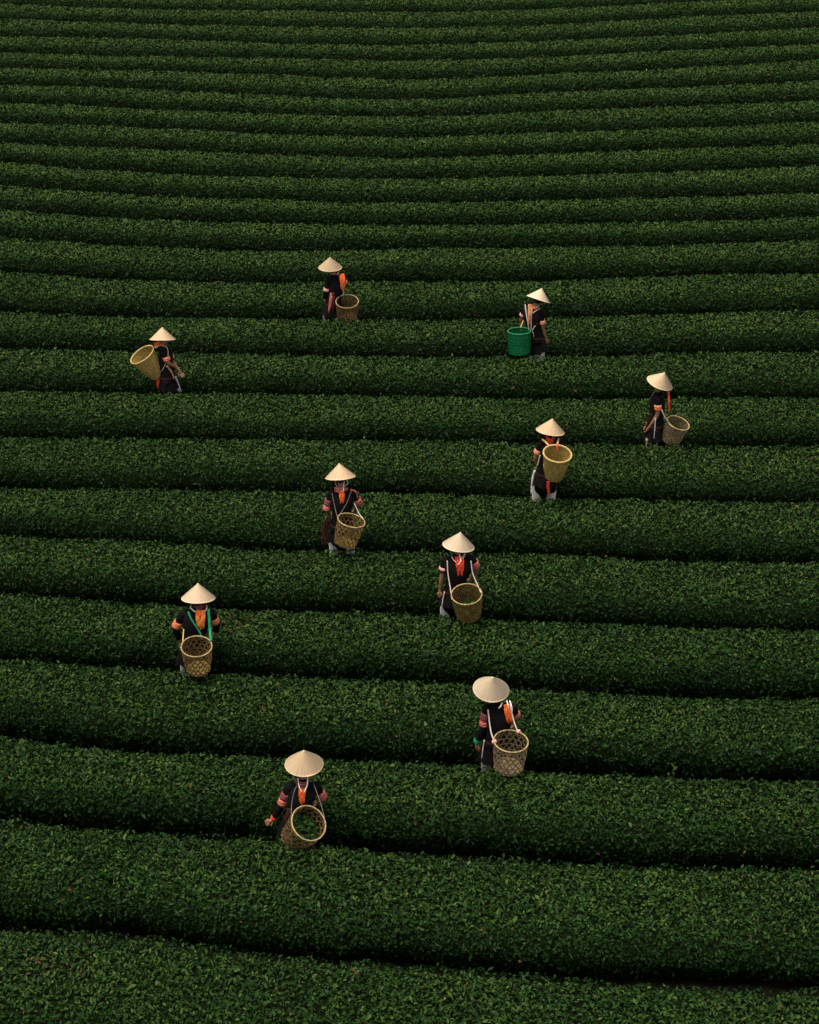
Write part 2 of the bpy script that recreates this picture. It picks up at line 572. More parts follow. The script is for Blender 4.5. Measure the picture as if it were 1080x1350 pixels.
# ------------------------------------------------------------------ mesh builders for people and baskets
class MB:
    def __init__(s):
        s.v, s.f, s.mi, s.mats = [], [], [], []

    def mat(s, m):
        if m not in s.mats: s.mats.append(m)
        return s.mats.index(m)

    def loft(s, rings, m, cap0=True, cap1=True, closed=True):
        """rings: list of lists of points, same count"""
        k = s.mat(m)
        n = len(rings[0]); b = len(s.v)
        for rg in rings: s.v.extend([tuple(p) for p in rg])
        for i in range(len(rings) - 1):
            for j in range(n if closed else n - 1):
                j2 = (j + 1) % n
                s.f.append((b + i * n + j, b + i * n + j2, b + (i + 1) * n + j2, b + (i + 1) * n + j)); s.mi.append(k)
        if cap0: s.f.append(tuple(b + j for j in reversed(range(n)))); s.mi.append(k)
        if cap1: s.f.append(tuple(b + (len(rings) - 1) * n + j for j in range(n))); s.mi.append(k)

    def tube(s, pts, radii, m, n=8, flat=None, side=None, cap=True):
        """tube along pts; radii numbers; flat = (wide, thin) multipliers with side giving the wide direction"""
        pts = [Vector(p) for p in pts]
        rings = []
        prev = None
        for i, p in enumerate(pts):
            t = (pts[min(i + 1, len(pts) - 1)] - pts[max(i - 1, 0)]).normalized()
            ref = Vector(side) if side is not None else (prev if prev is not None else (Vector((0, 0, 1)) if abs(t.z) < 0.9 else Vector((1, 0, 0))))
            a = (ref - t * ref.dot(t))
            if a.length < 1e-5: a = t.orthogonal()
            a.normalize(); b = t.cross(a)
            prev = a
            w, th = flat if flat else (1, 1)
            rings.append([p + a * (radii[i] * w * math.cos(q)) + b * (radii[i] * th * math.sin(q)) for q in [2 * math.pi * j / n for j in range(n)]])
        s.loft(rings, m, cap, cap)

    def build(s, name, parent=None, root=Vector((0, 0, 0)), smooth=True):
        me = bpy.data.meshes.new(name)
        rt = Vector(root)
        me.from_pydata([(Vector(p) - rt) for p in s.v], [], s.f)
        for m in s.mats: me.materials.append(m)
        me.polygons.foreach_set('material_index', s.mi)
        if smooth: me.polygons.foreach_set('use_smooth', [True] * len(s.f))
        me.update()
        bm = bmesh.new(); bm.from_mesh(me); bmesh.ops.recalc_face_normals(bm, faces=bm.faces); bm.to_mesh(me); bm.free()
        return link(name, me, parent)


def bez(pts, n=8):
    """Catmull-Rom through pts"""
    pts = [Vector(p) for p in pts]
    if len(pts) == 2: return [pts[0].lerp(pts[1], k / n) for k in range(n + 1)]
    P = [pts[0] * 2 - pts[1]] + pts + [pts[-1] * 2 - pts[-2]]
    out = []
    for i in range(1, len(P) - 2):
        for k in range(n):
            t = k / n
            a, b, c, d = P[i - 1], P[i], P[i + 1], P[i + 2]
            out.append(0.5 * ((2 * b) + (c - a) * t + (2 * a - 5 * b + 4 * c - d) * t * t + (3 * b - a - 3 * c + d) * t**3))
    out.append(pts[-1])
    return out


def interp_r(r0, r1, n):
    return [r0 + (r1 - r0) * k / (n - 1) for k in range(n)]


def skin_body(chains, name, parent, root, mats):
    """one continuous surface grown from joint chains with the Skin modifier"""
    me = bpy.data.meshes.new('tmp')
    verts, edges, rad, roots = [], [], [], []
    names = {}
    for ch in chains:
        prev = None
        for key, p, r in ch:
            if key in names: idx = names[key]
            else:
                idx = len(verts); verts.append(tuple(Vector(p) - root)); rad.append(r)
                names[key] = idx
                if prev is None: roots.append(idx)
            if prev is not None: edges.append((prev, idx))
            prev = idx
    me.from_pydata(verts, edges, [])
    ob = bpy.data.objects.new('tmp', me); COL.objects.link(ob)
    ob.modifiers.new('skin', 'SKIN').use_smooth_shade = True
    sk = me.skin_vertices[0].data if me.skin_vertices else None
    if sk is None:
        bm = bmesh.new(); bm.from_mesh(me); bm.verts.layers.skin.verify(); bm.to_mesh(me); bm.free()
        sk = me.skin_vertices[0].data
    for k, rr in enumerate(rad):
        sk[k].radius = (rr, rr) if not isinstance(rr, tuple) else rr
        sk[k].use_root = k in roots
    sub = ob.modifiers.new('sub', 'SUBSURF'); sub.levels = 1; sub.render_levels = 1
    dg = bpy.context.evaluated_depsgraph_get()
    res = bpy.data.meshes.new_from_object(ob.evaluated_get(dg))
    bpy.data.objects.remove(ob)
    res.name = name
    res.materials.clear()
    for m in mats: res.materials.append(m)
    return link(name, res, parent)


def make_hat(parent, root, apex, axis):
    b = MB(); R0, Hh, n = 0.215, 0.198, 64
    q = Vector((0, 0, 1)).rotation_difference(axis)
    rings = []
    nr = 17
    for k in range(nr + 1):
        t = max(k / nr, 0.012)
        for s_ in ((0,) if k in (0, nr) else (0, 1)):
            # sixteen sewn hoops: a tiny step at each, and a slight hollow towards the brim
            rr = R0 * (t + 0.012 * math.sin(math.pi * t)) + 0.0014 * (1 - s_)
            z = -Hh * t + (0.0012 if s_ == 0 else -0.0012)
            ring = []
            for j in range(n):
                a = 2 * math.pi * j / n
                w = rr * (1 + 0.004 * math.sin(32 * a) * t + 0.006 * math.sin(3 * a + apex.x * 9) * t)
                ring.append(Vector((w * math.cos(a), w * math.sin(a), z + 0.003 * math.sin(2 * a + apex.y) * t)))
            rings.append(ring)
    # rim hoop and the underside
    for rr, z in ((R0 + 0.002, -Hh - 0.004), (R0 - 0.004, -Hh - 0.006), (R0 - 0.006, -Hh + 0.002), (0.10, -0.105), (0.01, -0.02)):
        rings.append([Vector((rr * math.cos(2 * math.pi * j / n), rr * math.sin(2 * math.pi * j / n), z)) for j in range(n)])
    b.loft(rings, M['hat'])
    hat = b.build('conical_hat', parent)
    hat.location = Vector(apex) - root
    hat.rotation_mode = 'QUATERNION'; hat.rotation_quaternion = q
    return hat


def hand_chains(tagname, wrist, direction, palm_n, grip, thumb_side):
    """palm and five unequal bent fingers, each its own skinned chain"""
    d = direction.normalized()
    nrm = (palm_n - d * palm_n.dot(d)).normalized()
    sd_ = d.cross(nrm) * thumb_side
    ch = []
    k1 = wrist + d * 0.035; k2 = wrist + d * 0.078
    palm = [(tagname + 'w', wrist, (0.024, 0.021)), (tagname + 'p1', k1, (0.034, 0.017)), (tagname + 'p2', k2, (0.036, 0.015))]
    for f, (off, ln) in enumerate(((0.027, 0.066), (0.009, 0.075), (-0.009, 0.070), (-0.026, 0.054))):
        p0 = wrist + d * 0.060 + sd_ * off * 0.85
        d1 = (d + nrm * grip * 0.5).normalized(); d2 = (d + nrm * grip * 1.3).normalized(); d3 = (d + nrm * grip * 2.4).normalized()
        p1 = p0 + d * 0.028 + sd_ * off * 0.15
        p2 = p1 + d1 * ln * 0.42; p3 = p2 + d2 * ln * 0.32; p4 = p3 + d3 * ln * 0.26
        ch.append([('%sf%d%d' % (tagname, f, k), p, r) for k, (p, r) in enumerate(((p0, .0095), (p1, .0095), (p2, .009), (p3, .0082), (p4, .007)))])
    t0 = wrist + d * 0.022 + sd_ * 0.014
    t1 = t0 + (sd_ * 0.8 + d * 0.7).normalized() * 0.036
    t2 = t1 + (sd_ * 0.35 + d + nrm * grip * 0.5).normalized() * 0.030
    t3 = t2 + (d + nrm * grip * 0.9 - sd_ * 0.1).normalized() * 0.024
    ch.append([('%st%d' % (tagname, k), p, r) for k, (p, r) in enumerate(((t0, .012), (t1, .011), (t2, .0095), (t3, .0075)))])
    return palm, ch


def row_y(i, px):
    """distance of the path just behind row i at that image column"""
    py = np.interp(px, HX, EDGES[i])
    return on_ground(px, py, H_REF)[1]


def make_person(spec):
    ox, oy, sc = spec['crop']
    Yp = row_y(spec['row'], ox + spec['apex'][0] / sc) + spec.get('gap', 0.33)

    def pt(c):
        dy = c[2] if len(c) > 2 else 0.0
        return at(ox + c[0] / sc, oy + c[1] / sc, Yp + dy)

    apex = at(ox + spec['apex'][0] / sc, oy + spec['apex'][1] / sc, Yp + spec.get('head_dy', 0.08))
    fwd_t, roll = math.radians(spec['tilt'][0]), math.radians(spec['tilt'][1])
    axis = Vector((math.sin(roll) * math.cos(fwd_t), math.sin(fwd_t), math.cos(fwd_t) * math.cos(roll))).normalized()
    SL, SR = pt(spec['SL']), pt(spec['SR'])
    right = (SR - SL); right.z = 0; right.normalize()
    up = Vector((0, 0, 1))
    fwd = up.cross(right)
    S = (SL + SR) / 2
    bx = at(ox + spec['feet'] / sc, oy + spec['apex'][1] / sc + 100, Yp).x
    gz = float(terrain(bx, Yp))
    base = Vector((bx, Yp, gz))
    root = empty('person', base)
    tag(root, spec['label'], 'person', 'tea pickers in conical hats')
    hipz = gz + 0.60 * (S.z - gz)
    pel = Vector((S.x * 0.35 + bx * 0.65, S.y * 0.4 + Yp * 0.6 - 0.02, hipz))
    spine = pel.lerp(S, 0.5) - fwd * 0.02
    HC = apex - axis * 0.180
    neck = S + (HC - S) * 0.28 + up * 0.015
    hd = (axis * 0.8 + up * 0.2).normalized()
    face = (fwd - hd * fwd.dot(hd)).normalized()
    face = (face - hd * 0.1).normalized()

    # --- arms
    EL, ER, WL, WR = pt(spec['EL']), pt(spec['ER']), pt(spec['WL']), pt(spec['WR'])

    def clamp(a, e, w):
        L1 = (e - a).length
        if L1 > 0.30 or L1 < 0.2: e = a + (e - a).normalized() * min(max(L1, 0.2), 0.30)
        L2 = (w - e).length
        if L2 > 0.26 or L2 < 0.18: w = e + (w - e).normalized() * min(max(L2, 0.18), 0.26)
        return e, w
    EL, WL = clamp(SL, EL, WL); ER, WR = clamp(SR, ER, WR)
    dL = (WL - EL).normalized(); dR = (WR - ER).normalized()
    if 'HL' in spec: dL = (pt(spec['HL']) - WL).normalized()
    if 'HR' in spec: dR = (pt(spec['HR']) - WR).normalized()
    # --- legs
    hl, hr = pel - right * 0.085 - up * 0.03, pel + right * 0.085 - up * 0.03
    st = spec.get('stride', 0.06)
    sp = spec.get('stance', 0.10)
    al_, ar_ = base - right * sp + fwd * st + up * 0.08, base + right * sp - fwd * st + up * 0.08
    al_.z = float(terrain(al_.x, al_.y)) + 0.075; ar_.z = float(terrain(ar_.x, ar_.y)) + 0.075
    kl, kr = hl.lerp(al_, 0.5) + fwd * 0.045, hr.lerp(ar_, 0.5) + fwd * 0.045
    tl, tr = al_ + fwd * 0.13 - up * 0.045, ar_ + fwd * 0.13 - up * 0.045
    pL, fL = hand_chains('l', WL, dL, right * 0.6 + fwd * 0.5, spec.get('grip', 0.5), 1)
    pR, fR = hand_chains('r', WR, dR, -right * 0.6 + fwd * 0.5, spec.get('grip', 0.5), -1)
    chains = [
        [('pel', pel, 0.115), ('spine', spine, 0.10), ('chest', S - up * 0.07, (0.115, 0.095)), ('nb', S + up * 0.015, 0.062), ('neck', neck, 0.046),
         ('jaw', HC - hd * 0.075 + face * 0.022, (0.052, 0.062)), ('hc', HC, (0.075, 0.088)), ('crown', HC + hd * 0.062, (0.062, 0.072))],
        [('hc', 0, 0), ('nose0', HC - hd * 0.012 + face * 0.088, 0.016), ('nose1', HC - hd * 0.028 + face * 0.104, 0.009)],
        [('hc', 0, 0), ('earl', HC - right * 0.083 - hd * 0.01, 0.014)],
        [('hc', 0, 0), ('earr', HC + right * 0.083 - hd * 0.01, 0.014)],
        [('chest', 0, 0), ('sl', SL, 0.050), ('ml', SL.lerp(EL, 0.5), 0.043), ('el', EL, 0.036), ('fl', EL.lerp(WL, 0.45), 0.034), pL[0], pL[1], pL[2]],
        [('chest', 0, 0), ('sr', SR, 0.050), ('mr', SR.lerp(ER, 0.5), 0.043), ('er', ER, 0.036), ('fr', ER.lerp(WR, 0.45), 0.034), pR[0], pR[1], pR[2]],
        [('pel', 0, 0), ('hl', hl, 0.085), ('kl', kl, 0.056), ('cl', kl.lerp(al_, 0.35) - fwd * 0.015, 0.054), ('al', al_, 0.036), ('tl', tl, (0.032, 0.026))],
        [('pel', 0, 0), ('hr', hr, 0.085), ('kr', kr, 0.056), ('cr', kr.lerp(ar_, 0.35) - fwd * 0.015, 0.054), ('ar', ar_, 0.036), ('tr', tr, (0.032, 0.026))],
    ] + fL + fR
    skin_body(chains, 'body', root, base, [M['skin']])
    # face features: eyes and mouth
    for s_ in (-1, 1):
        e_ = MB(); p = HC + right * 0.031 * s_ + face * 0.079 + hd * 0.006
        e_.tube([p - right * 0.011, p - right * 0.005, p + right * 0.005, p + right * 0.011], [0.001, 0.005, 0.005, 0.001], M['eye'], 6)
        e_.build('eye', root, base)
    e_ = MB(); p = HC - hd * 0.062 + face * 0.082
    e_.tube([p - right * 0.022, p, p + right * 0.022], [0.002, 0.005, 0.002], M['pink'], 6)
    e_.build('mouth', root, base)

    # --- hair: cap over the back of the skull and a knot at the nape
    hb = MB(); rings = []
    for k in range(7):
        t = k / 6
        z = 0.095 - 0.19 * t
        rr = 0.094 * math.sqrt(max(0.02, 1 - (z / 0.108)**2))
        ring = []
        for j in range(20):
            a = 2 * math.pi * j / 20
            f_ = math.sin(a)
            k_ = 1.0 if f_ < 0.25 else 0.80
            ring.append(HC + hd * (z + (0.035 * t if f_ > 0.25 else 0)) + right * rr * 0.92 * math.cos(a) * (1 if f_ < .25 else .9) + face * (rr * 1.05 * f_ * k_ - 0.008))
        rings.append(ring)
    hb.loft(rings, M['hair'])
    kn = HC - face * 0.088 - hd * 0.065
    hb.tube([kn + hd * 0.035, kn + hd * 0.02, kn, kn - hd * 0.025, kn - hd * 0.035], [0.008, 0.03, 0.036, 0.026, 0.006], M['hair'], 10)
    hb.build('hair', root, base)

    # --- jacket: torso and sleeves
    jb = MB()
    sw = (SR - SL).length / 2
    n = 24
    prof = [(-0.05, 0.150, 0.118, pel), (0.06, 0.148, 0.112, pel)]
    rings = []

    def ring(cn, rx, ry, r_, f_, k=0):
        out = []
        for j in range(n):
            a = 2 * math.pi * j / n
            cr_ = 1 + 0.022 * math.sin(a * 5 + k * 1.7 + bx * 3) + 0.014 * math.sin(a * 9 - k * 2.1)
            out.append(cn + r_ * (rx * cr_ * math.copysign(abs(math.cos(a))**0.85, math.cos(a))) + f_ * (ry * cr_ * math.copysign(abs(math.sin(a))**0.9, math.sin(a))))
        return out
    seq = [(pel - up * 0.07, 0.168, 0.135), (pel, 0.158, 0.128), (pel.lerp(S, 0.22), 0.140, 0.115), (pel.lerp(S, 0.45) - fwd * 0.012, 0.140, 0.115),
           (pel.lerp(S, 0.68) - fwd * 0.018, sw * 0.92 + 0.012, 0.122), (S - up * 0.055 - fwd * 0.012, sw + 0.018, 0.115),
           (S - up * 0.005 - fwd * 0.005, sw * 0.98, 0.090), (S + up * 0.035, sw * 0.62, 0.070), (neck - up * 0.02, 0.062, 0.062), (neck + up * 0.015, 0.054, 0.056)]
    for k, (cn, rx, ry) in enumerate(seq): rings.append(ring(cn, rx, ry, right, fwd, k))
    jb.loft(rings, M['black'])
    for A_, E_, W_, ln in ((SL, EL, WL, spec.get('sleeveL', 'short')), (SR, ER, WR, spec.get('sleeveR', 'short'))):
        inn = A_.lerp(S, 0.25) - up * 0.02
        full = bez([inn, A_ - up * 0.01, A_.lerp(E_, 0.5), E_, E_.lerp(W_, 0.5), W_], 5)
        cut = 22 if ln == 'long' else 14 if ln == 'elbow' else 12
        seg = full[:cut + 1] if ln != 'long' else full[:24]
        rad = []
        for k in range(len(seg)):
            t = k / (len(seg) - 1)
            base_r = 0.064 - 0.014 * min(t * 2, 1) - (0.008 * max(0, t - .5) * 2 if ln == 'long' else 0)
            rad.append(base_r + 0.0035 * math.sin(k * 1.9 + bx * 5))
        jb.tube(seg, rad, M['black'], 12)
    jb.build('jacket', root, base)
    # --- sleeve bands and cuffs
    for A_, E_, W_, key in ((SL, EL, WL, 'bandL'), (SR, ER, WR, 'bandR')):
        for t0, t1, r_, mt in spec.get(key, []):
            def pos(t): return A_.lerp(E_, t) if t <= 1 else E_.lerp(W_, t - 1)
            nn = 5
            bb = MB()
            bb.tube([pos(t0 + (t1 - t0) * k / (nn - 1)) for k in range(nn)],
                    [r_ * .92, r_ * .97, r_ * .94, r_ * .99, r_ * .93], M[mt], 14)
            bb.build('wrist_cuff' if t0 > 1.5 else 'sleeve_band', root, base)

    # --- skirt of the long tunic, open hem with folds
    kb = MB(); n = 36
    hemz = pt((spec['feet'], spec['hemy'], -0.12)).z
    rings = []
    for k in range(8):
        t = k / 7
        z = (pel.z + 0.02) * (1 - t) + hemz * t
        cn = Vector((pel.x, pel.y, 0)).lerp(Vector((bx, Yp, 0)), t); cn.z = z
        rx, ry = 0.155 + 0.055 * t + spec.get('flare', 0) * t, 0.125 + 0.055 * t
        rg = []
        for j in range(n):
            a = 2 * math.pi * j / n
            w = 1 + t * (0.07 * math.sin(a * 7 + bx * 4) + 0.045 * math.sin(a * 11 + 1 + bx))
            rg.append(cn + right * rx * w * math.cos(a) + fwd * ry * w * math.sin(a) + up * (0.014 * math.sin(a * 3 + bx) * t))
        rings.append(rg)
    kb.loft(rings, M['black'], True, False)
    # inner face so the cloth has thickness
    kb.loft([[p + (Vector((bx, Yp, p.z)) - p).normalized() * 0.006 for p in rg] for rg in rings], M['black'], False, False)
    kb.build('tunic_skirt', root, base)
    bl = MB(); rg0 = [pel + right * 0.160 * math.cos(2 * math.pi * j / 24) + fwd * 0.131 * math.sin(2 * math.pi * j / 24) for j in range(24)]
    bl.loft([[p + up * (0.05 + dz) for p in rg0] for dz in (-0.018, 0.0, 0.018)], M[spec.get('belt', 'maroon')], False, False)
    bl.build('belt', root, base)
    # side panels, sashes hanging in front, cloths over the back, ribbons
    for nm, mt, wd, pts in spec.get('cloth', []):
        cb = MB()
        path = bez([pt(p) for p in pts], 6)
        m_ = len(path)
        rad = [wd * (0.75 + 0.25 * math.sin(math.pi * min(1, 0.25 + k / m_))) * (1 + 0.05 * math.sin(k * 2.2)) for k in range(m_)]
        nst = 1 if wd < 0.02 else (5 if wd > 0.028 else 3)
        dirn = (path[-1] - path[0]).normalized()
        vdir = Vector((0, 1, -0.4))
        side = dirn.cross(vdir).normalized()
        for s_ in range(nst):
            # folded strips side by side, their lower ends uneven
            off = 0 if nst == 1 else (s_ / (nst - 1) - 0.5) * 2
            end = m_ if nst == 1 else m_ - (s_ * 2 + int(bx * 10)) % 3
            pth = [p + side * off * rad[k] * 0.74 + Vector((0, -1, 0.4)) * 0.006 * ((s_ * 3) % 2 - 0.5) + Vector((0, -1, .4)) * 0.003 * math.sin(k * 1.3 + s_ * 2) for k, p in enumerate(path)][:max(end, 3)]
            rr = [r_ / nst * 1.35 for r_ in rad][:len(pth)] if nst > 1 else rad
            cb.tube(pth, rr, M[mt], 8, flat=(1, 0.30 if nst > 1 else 0.35), side=side)
        cb.build(nm, root, base)

    # --- trousers, leg wraps, shoes
    for H_, K_, A_, T_, wrap in ((hl, kl, al_, tl, spec.get('wrapL', 'white')), (hr, kr, ar_, tr, spec.get('wrapR', 'white'))):
        tb = MB(); path = bez([H_ + up * 0.03, H_.lerp(K_, 0.5), K_, K_.lerp(A_, 0.4)], 4)
        tb.tube(path, interp_r(0.088, 0.055, len(path)), M['black'], 12); tb.build('trouser_leg', root, base)
        wb = MB(); zt = min(max(0.0, (K_.z - hemz - 0.05) / (K_.z - A_.z)), 0.7)
        ws = K_.lerp(A_, zt) if hemz + 0.05 < K_.z else K_ + up * min(hemz + 0.05 - K_.z, 0.2)
        path = bez([ws, ws.lerp(A_, 0.35), ws.lerp(A_, 0.7), A_ + up * 0.02], 4)
        m_ = len(path)
        wb.tube(path, [0.074 - 0.022 * (k / (m_ - 1)) + 0.003 * (k % 2) for k in range(m_)], M[wrap], 14); wb.build('leg_wrap', root, base)
        sb = MB()
        hl_ = A_ - fwd * 0.055; hl_.z = A_.z - 0.035
        sb.tube([hl_ - up * 0.005, hl_ + fwd * 0.03 + up * 0.005, A_ + fwd * 0.03 - up * 0.02, T_ - fwd * 0.02, T_ + fwd * 0.035 - up * 0.012],
                [0.026, 0.042, 0.047, 0.040, 0.018], M['shoe'], 12)
        sb.build('shoe', root, base)
    make_hat(root, base, apex, axis)
    return dict(S=S, SL=SL, SR=SR, Yp=Yp, pt=pt, right=right, fwd=fwd, base=base, sc=sc, crop=(ox, oy))


def make_basket(pr, spec):
    """woven carrying basket: spec gives rim centre, rim opening ratio, lean on the picture, sizes"""
    pt = pr['pt']
    rc = pt(spec['rim'])
    cdir = (Vector((0, 0, CAM_Z)) - rc).normalized()
    rgt = Vector((0, 0, 1)).cross(cdir).normalized()          # image right, seen from the camera
    upv = cdir.cross(rgt).normalized()
    k = spec['open']; q = math.sqrt(1 - k * k)
    dv = Vector((spec['lean'][0], -spec['lean'][1])); dv.normalize()   # lean given in picture axes (y down)
    ax = (cdir * k + (rgt * dv.x + upv * dv.y) * q).normalized()
    R1, R0, L = spec['R'], spec['r'], spec['L']
    bc = rc - ax * L
    root = empty('basket', bc)
    tag(root, spec['label'], 'basket', 'carrying baskets of the tea pickers')
    e1 = ax.orthogonal().normalized(); e2 = ax.cross(e1)

    def P(a, t, off=0.0):
        rr = (R0 + (R1 - R0) * max(t, 0.0)**0.85) + off + 0.006 * math.sin(math.pi * t)
        rr *= 1 + 0.018 * math.sin(2 * a + bc.x * 5)
        return bc + ax * (L * t) + (e1 * math.cos(a) + e2 * math.sin(a)) * rr

    def strip(mb, fa, ft, nseg, wdir, w, th, mt, ph, amp):
        """flat bamboo strip with thickness that goes over and under its neighbours"""
        rings = []
        for s in range(nseg + 1):
            u = s / nseg
            a, t = fa(u), ft(u)
            c = P(a, t, amp * math.sin(ph + u * nseg * math.pi * 0.5))
            nr = (P(a, t, 0.01) - P(a, t, 0)).normalized()
            a2, t2 = fa(u + 0.01), ft(u + 0.01)
            tn = (P(a2, t2) - P(a, t)).normalized()
            sd_ = tn.cross(nr).normalized()
            rings.append([c + sd_ * w + nr * th, c - sd_ * w + nr * th, c - sd_ * w - nr * th, c + sd_ * w - nr * th])
        mb.loft(rings, M[mt])

    wv = MB(); style = spec['style']; mt = spec['mat']
    r2 = random.Random(int(abs(rc.x) * 1000))
    if style == 'open':
        nd = 17
        for j in range(nd):
            a0 = 2 * math.pi * j / nd + r2.uniform(-0.03, 0.03)
            for sgn in (1, -1):
                strip(wv, lambda u, a0=a0, sgn=sgn: a0 + sgn * 1.25 * u, lambda u: u, 10, 0, 0.0066, 0.0014, mt, j + (0 if sgn > 0 else math.pi), 0.0035)
        for hgt in range(5):
            tt = 0.08 + hgt * 0.2
            strip(wv, lambda u: 2 * math.pi * u, lambda u, tt=tt: tt, 36, 0, 0.0055, 0.0014, mt, hgt, 0.002)
    elif style == 'fine':
        nd = 30
        for j in range(nd):
            a0 = 2 * math.pi * j / nd
            for sgn in (1, -1):
                strip(wv, lambda u, a0=a0, sgn=sgn: a0 + sgn * 1.0 * u, lambda u: u, 10, 0, 0.0085, 0.0014, mt, j + (0 if sgn > 0 else math.pi), 0.003)
    elif style == 'closed':
        for j in range(44):
            a0 = 2 * math.pi * j / 44
            strip(wv, lambda u, a0=a0: a0, lambda u: u, 12, 0, 0.0085, 0.0014, mt, 0, 0.0)
        for hgt in range(26):
            tt = 0.015 + hgt * 0.038
            strip(wv, lambda u: 2 * math.pi * u, lambda u, tt=tt: min(tt, 1), 60, 0, 0.0065, 0.0012, mt, hgt * math.pi, 0.0032)
    else:   # moulded plastic lattice
        for j in range(26):
            a0 = 2 * math.pi * j / 26
            strip(wv, lambda u, a0=a0: a0, lambda u: u, 4, 0, 0.0115, 0.0018, mt, 0, 0.0)
        for hgt in range(7):
            tt = 0.045 + hgt * 0.15
            strip(wv, lambda u: 2 * math.pi * u, lambda u, tt=tt: min(tt, 1), 48, 0, 0.0185, 0.0030, mt, 0, 0.0)
    o = wv.build('weave', root, bc, smooth=False); o['kind'] = 'stuff'
    # floor of crossed strips
    fb_ = MB()
    for s_ in range(-5, 6):
        w = math.sqrt(max(0.01, 1 - (s_ / 5.6)**2)) * R0
        for (da, db, zz) in ((e1, e2, 0.003), (e2, e1, -0.002)):
            c = bc + db * (s_ / 5.6 * R0) + ax * zz
            fb_.tube([c - da * w, c, c + da * w], [R0 / 5.6 * 0.47] * 3, M[mt], 4, flat=(1, 0.15), side=db)
    fb_.build('floor', root, bc, smooth=False)
    # rolled rim bound with cane
    rb = MB(); rr = spec.get('rim_r', 0.0085); rings = []
    ns = 72
    for s in range(ns):
        a = 2 * math.pi * s / ns
        c = P(a, 1.0); nr = (P(a, 1, .01) - P(a, 1, 0)).normalized()
        w = rr * (1 + 0.12 * math.sin(a * 24))
        rings.append([c + nr * w * math.cos(b_) + ax * w * 1.25 * math.sin(b_) for b_ in [2 * math.pi * z / 8 for z in range(8)]])
    rings.append(rings[0])
    rb.loft(rings, M[spec['rim_mat']], False, False)
    rb.build('rim', root, bc)
    # feet splints on closed baskets
    if style == 'closed':
        for j in range(4):
            a = math.pi / 4 + j * math.pi / 2
            sb = MB(); sb.tube([P(a, 0.55, 0.008), P(a + 0.1, 0.3, 0.010), P(a + 0.2, 0.0, 0.010), P(a + 0.24, -0.05, 0.0)], [0.0045] * 4, M['rim_fresh'], 6)
            sb.build('splint', root, bc)
    # shoulder straps
    for pts, wd, smt in spec.get('straps', []):
        tb = MB()
        wp = []
        for p in pts:
            if isinstance(p, str):        # a clock position on the rim: angle measured on the picture
                pass
            wp.append(pt(p))
        path = bez(wp, 6)
        m_ = len(path)
        side = (path[-1] - path[0]).normalized().cross(Vector((0, 1, -0.3))).normalized()
        tb.tube(path, [wd] * m_, M[smt], 8, flat=(1, 0.4), side=side)
        tb.build('tassel' if smt == 'red' else 'shoulder_strap', root, bc)
    for p, rad, smt in spec.get('knots', []):
        kb = MB(); c = pt(p)
        kb.tube([c - rgt * rad, c - rgt * rad * .6, c, c + rgt * rad * .6 + upv * rad * .2, c + rgt * rad], [rad * .25, rad * .85, rad, rad * .8, rad * .2], M[smt], 10)
        kb.build('strap_knot', root, bc)
    if spec.get('fill'):
        t, cnt, lab = spec['fill']
        r_ = np.random.default_rng(cnt)
        rad = (R0 + (R1 - R0) * t) * 0.93
        aa = r_.uniform(0, 2 * math.pi, cnt); q_ = np.sqrt(r_.uniform(0, 1, cnt)) * rad
        E1, E2, AX = np.array(e1), np.array(e2), np.array(ax)
        bump = (1 - (q_ / rad)**2) * 0.05
        Pn = np.array(bc)[None] + (np.cos(aa) * q_)[:, None] * E1 + (np.sin(aa) * q_)[:, None] * E2 + (L * t + bump + r_.normal(0, 0.012, cnt))[:, None] * AX
        Nn = np.tile(AX, (cnt, 1)) + r_.normal(0, 0.35, (cnt, 3)); Nn /= np.linalg.norm(Nn, axis=1, keepdims=True)
        rt = np.array(bc + ax * L * t)
        lv = leaves(Pn - rt, Nn, r_.uniform(0.04, 0.075, cnt), np.clip(r_.beta(3, 2, cnt), 0, 1), np.zeros(cnt), None, 'picked_tea_leaves', False)
        lv.location = rt
        tag(lv, lab, 'tea leaves', kind='stuff')
    return root


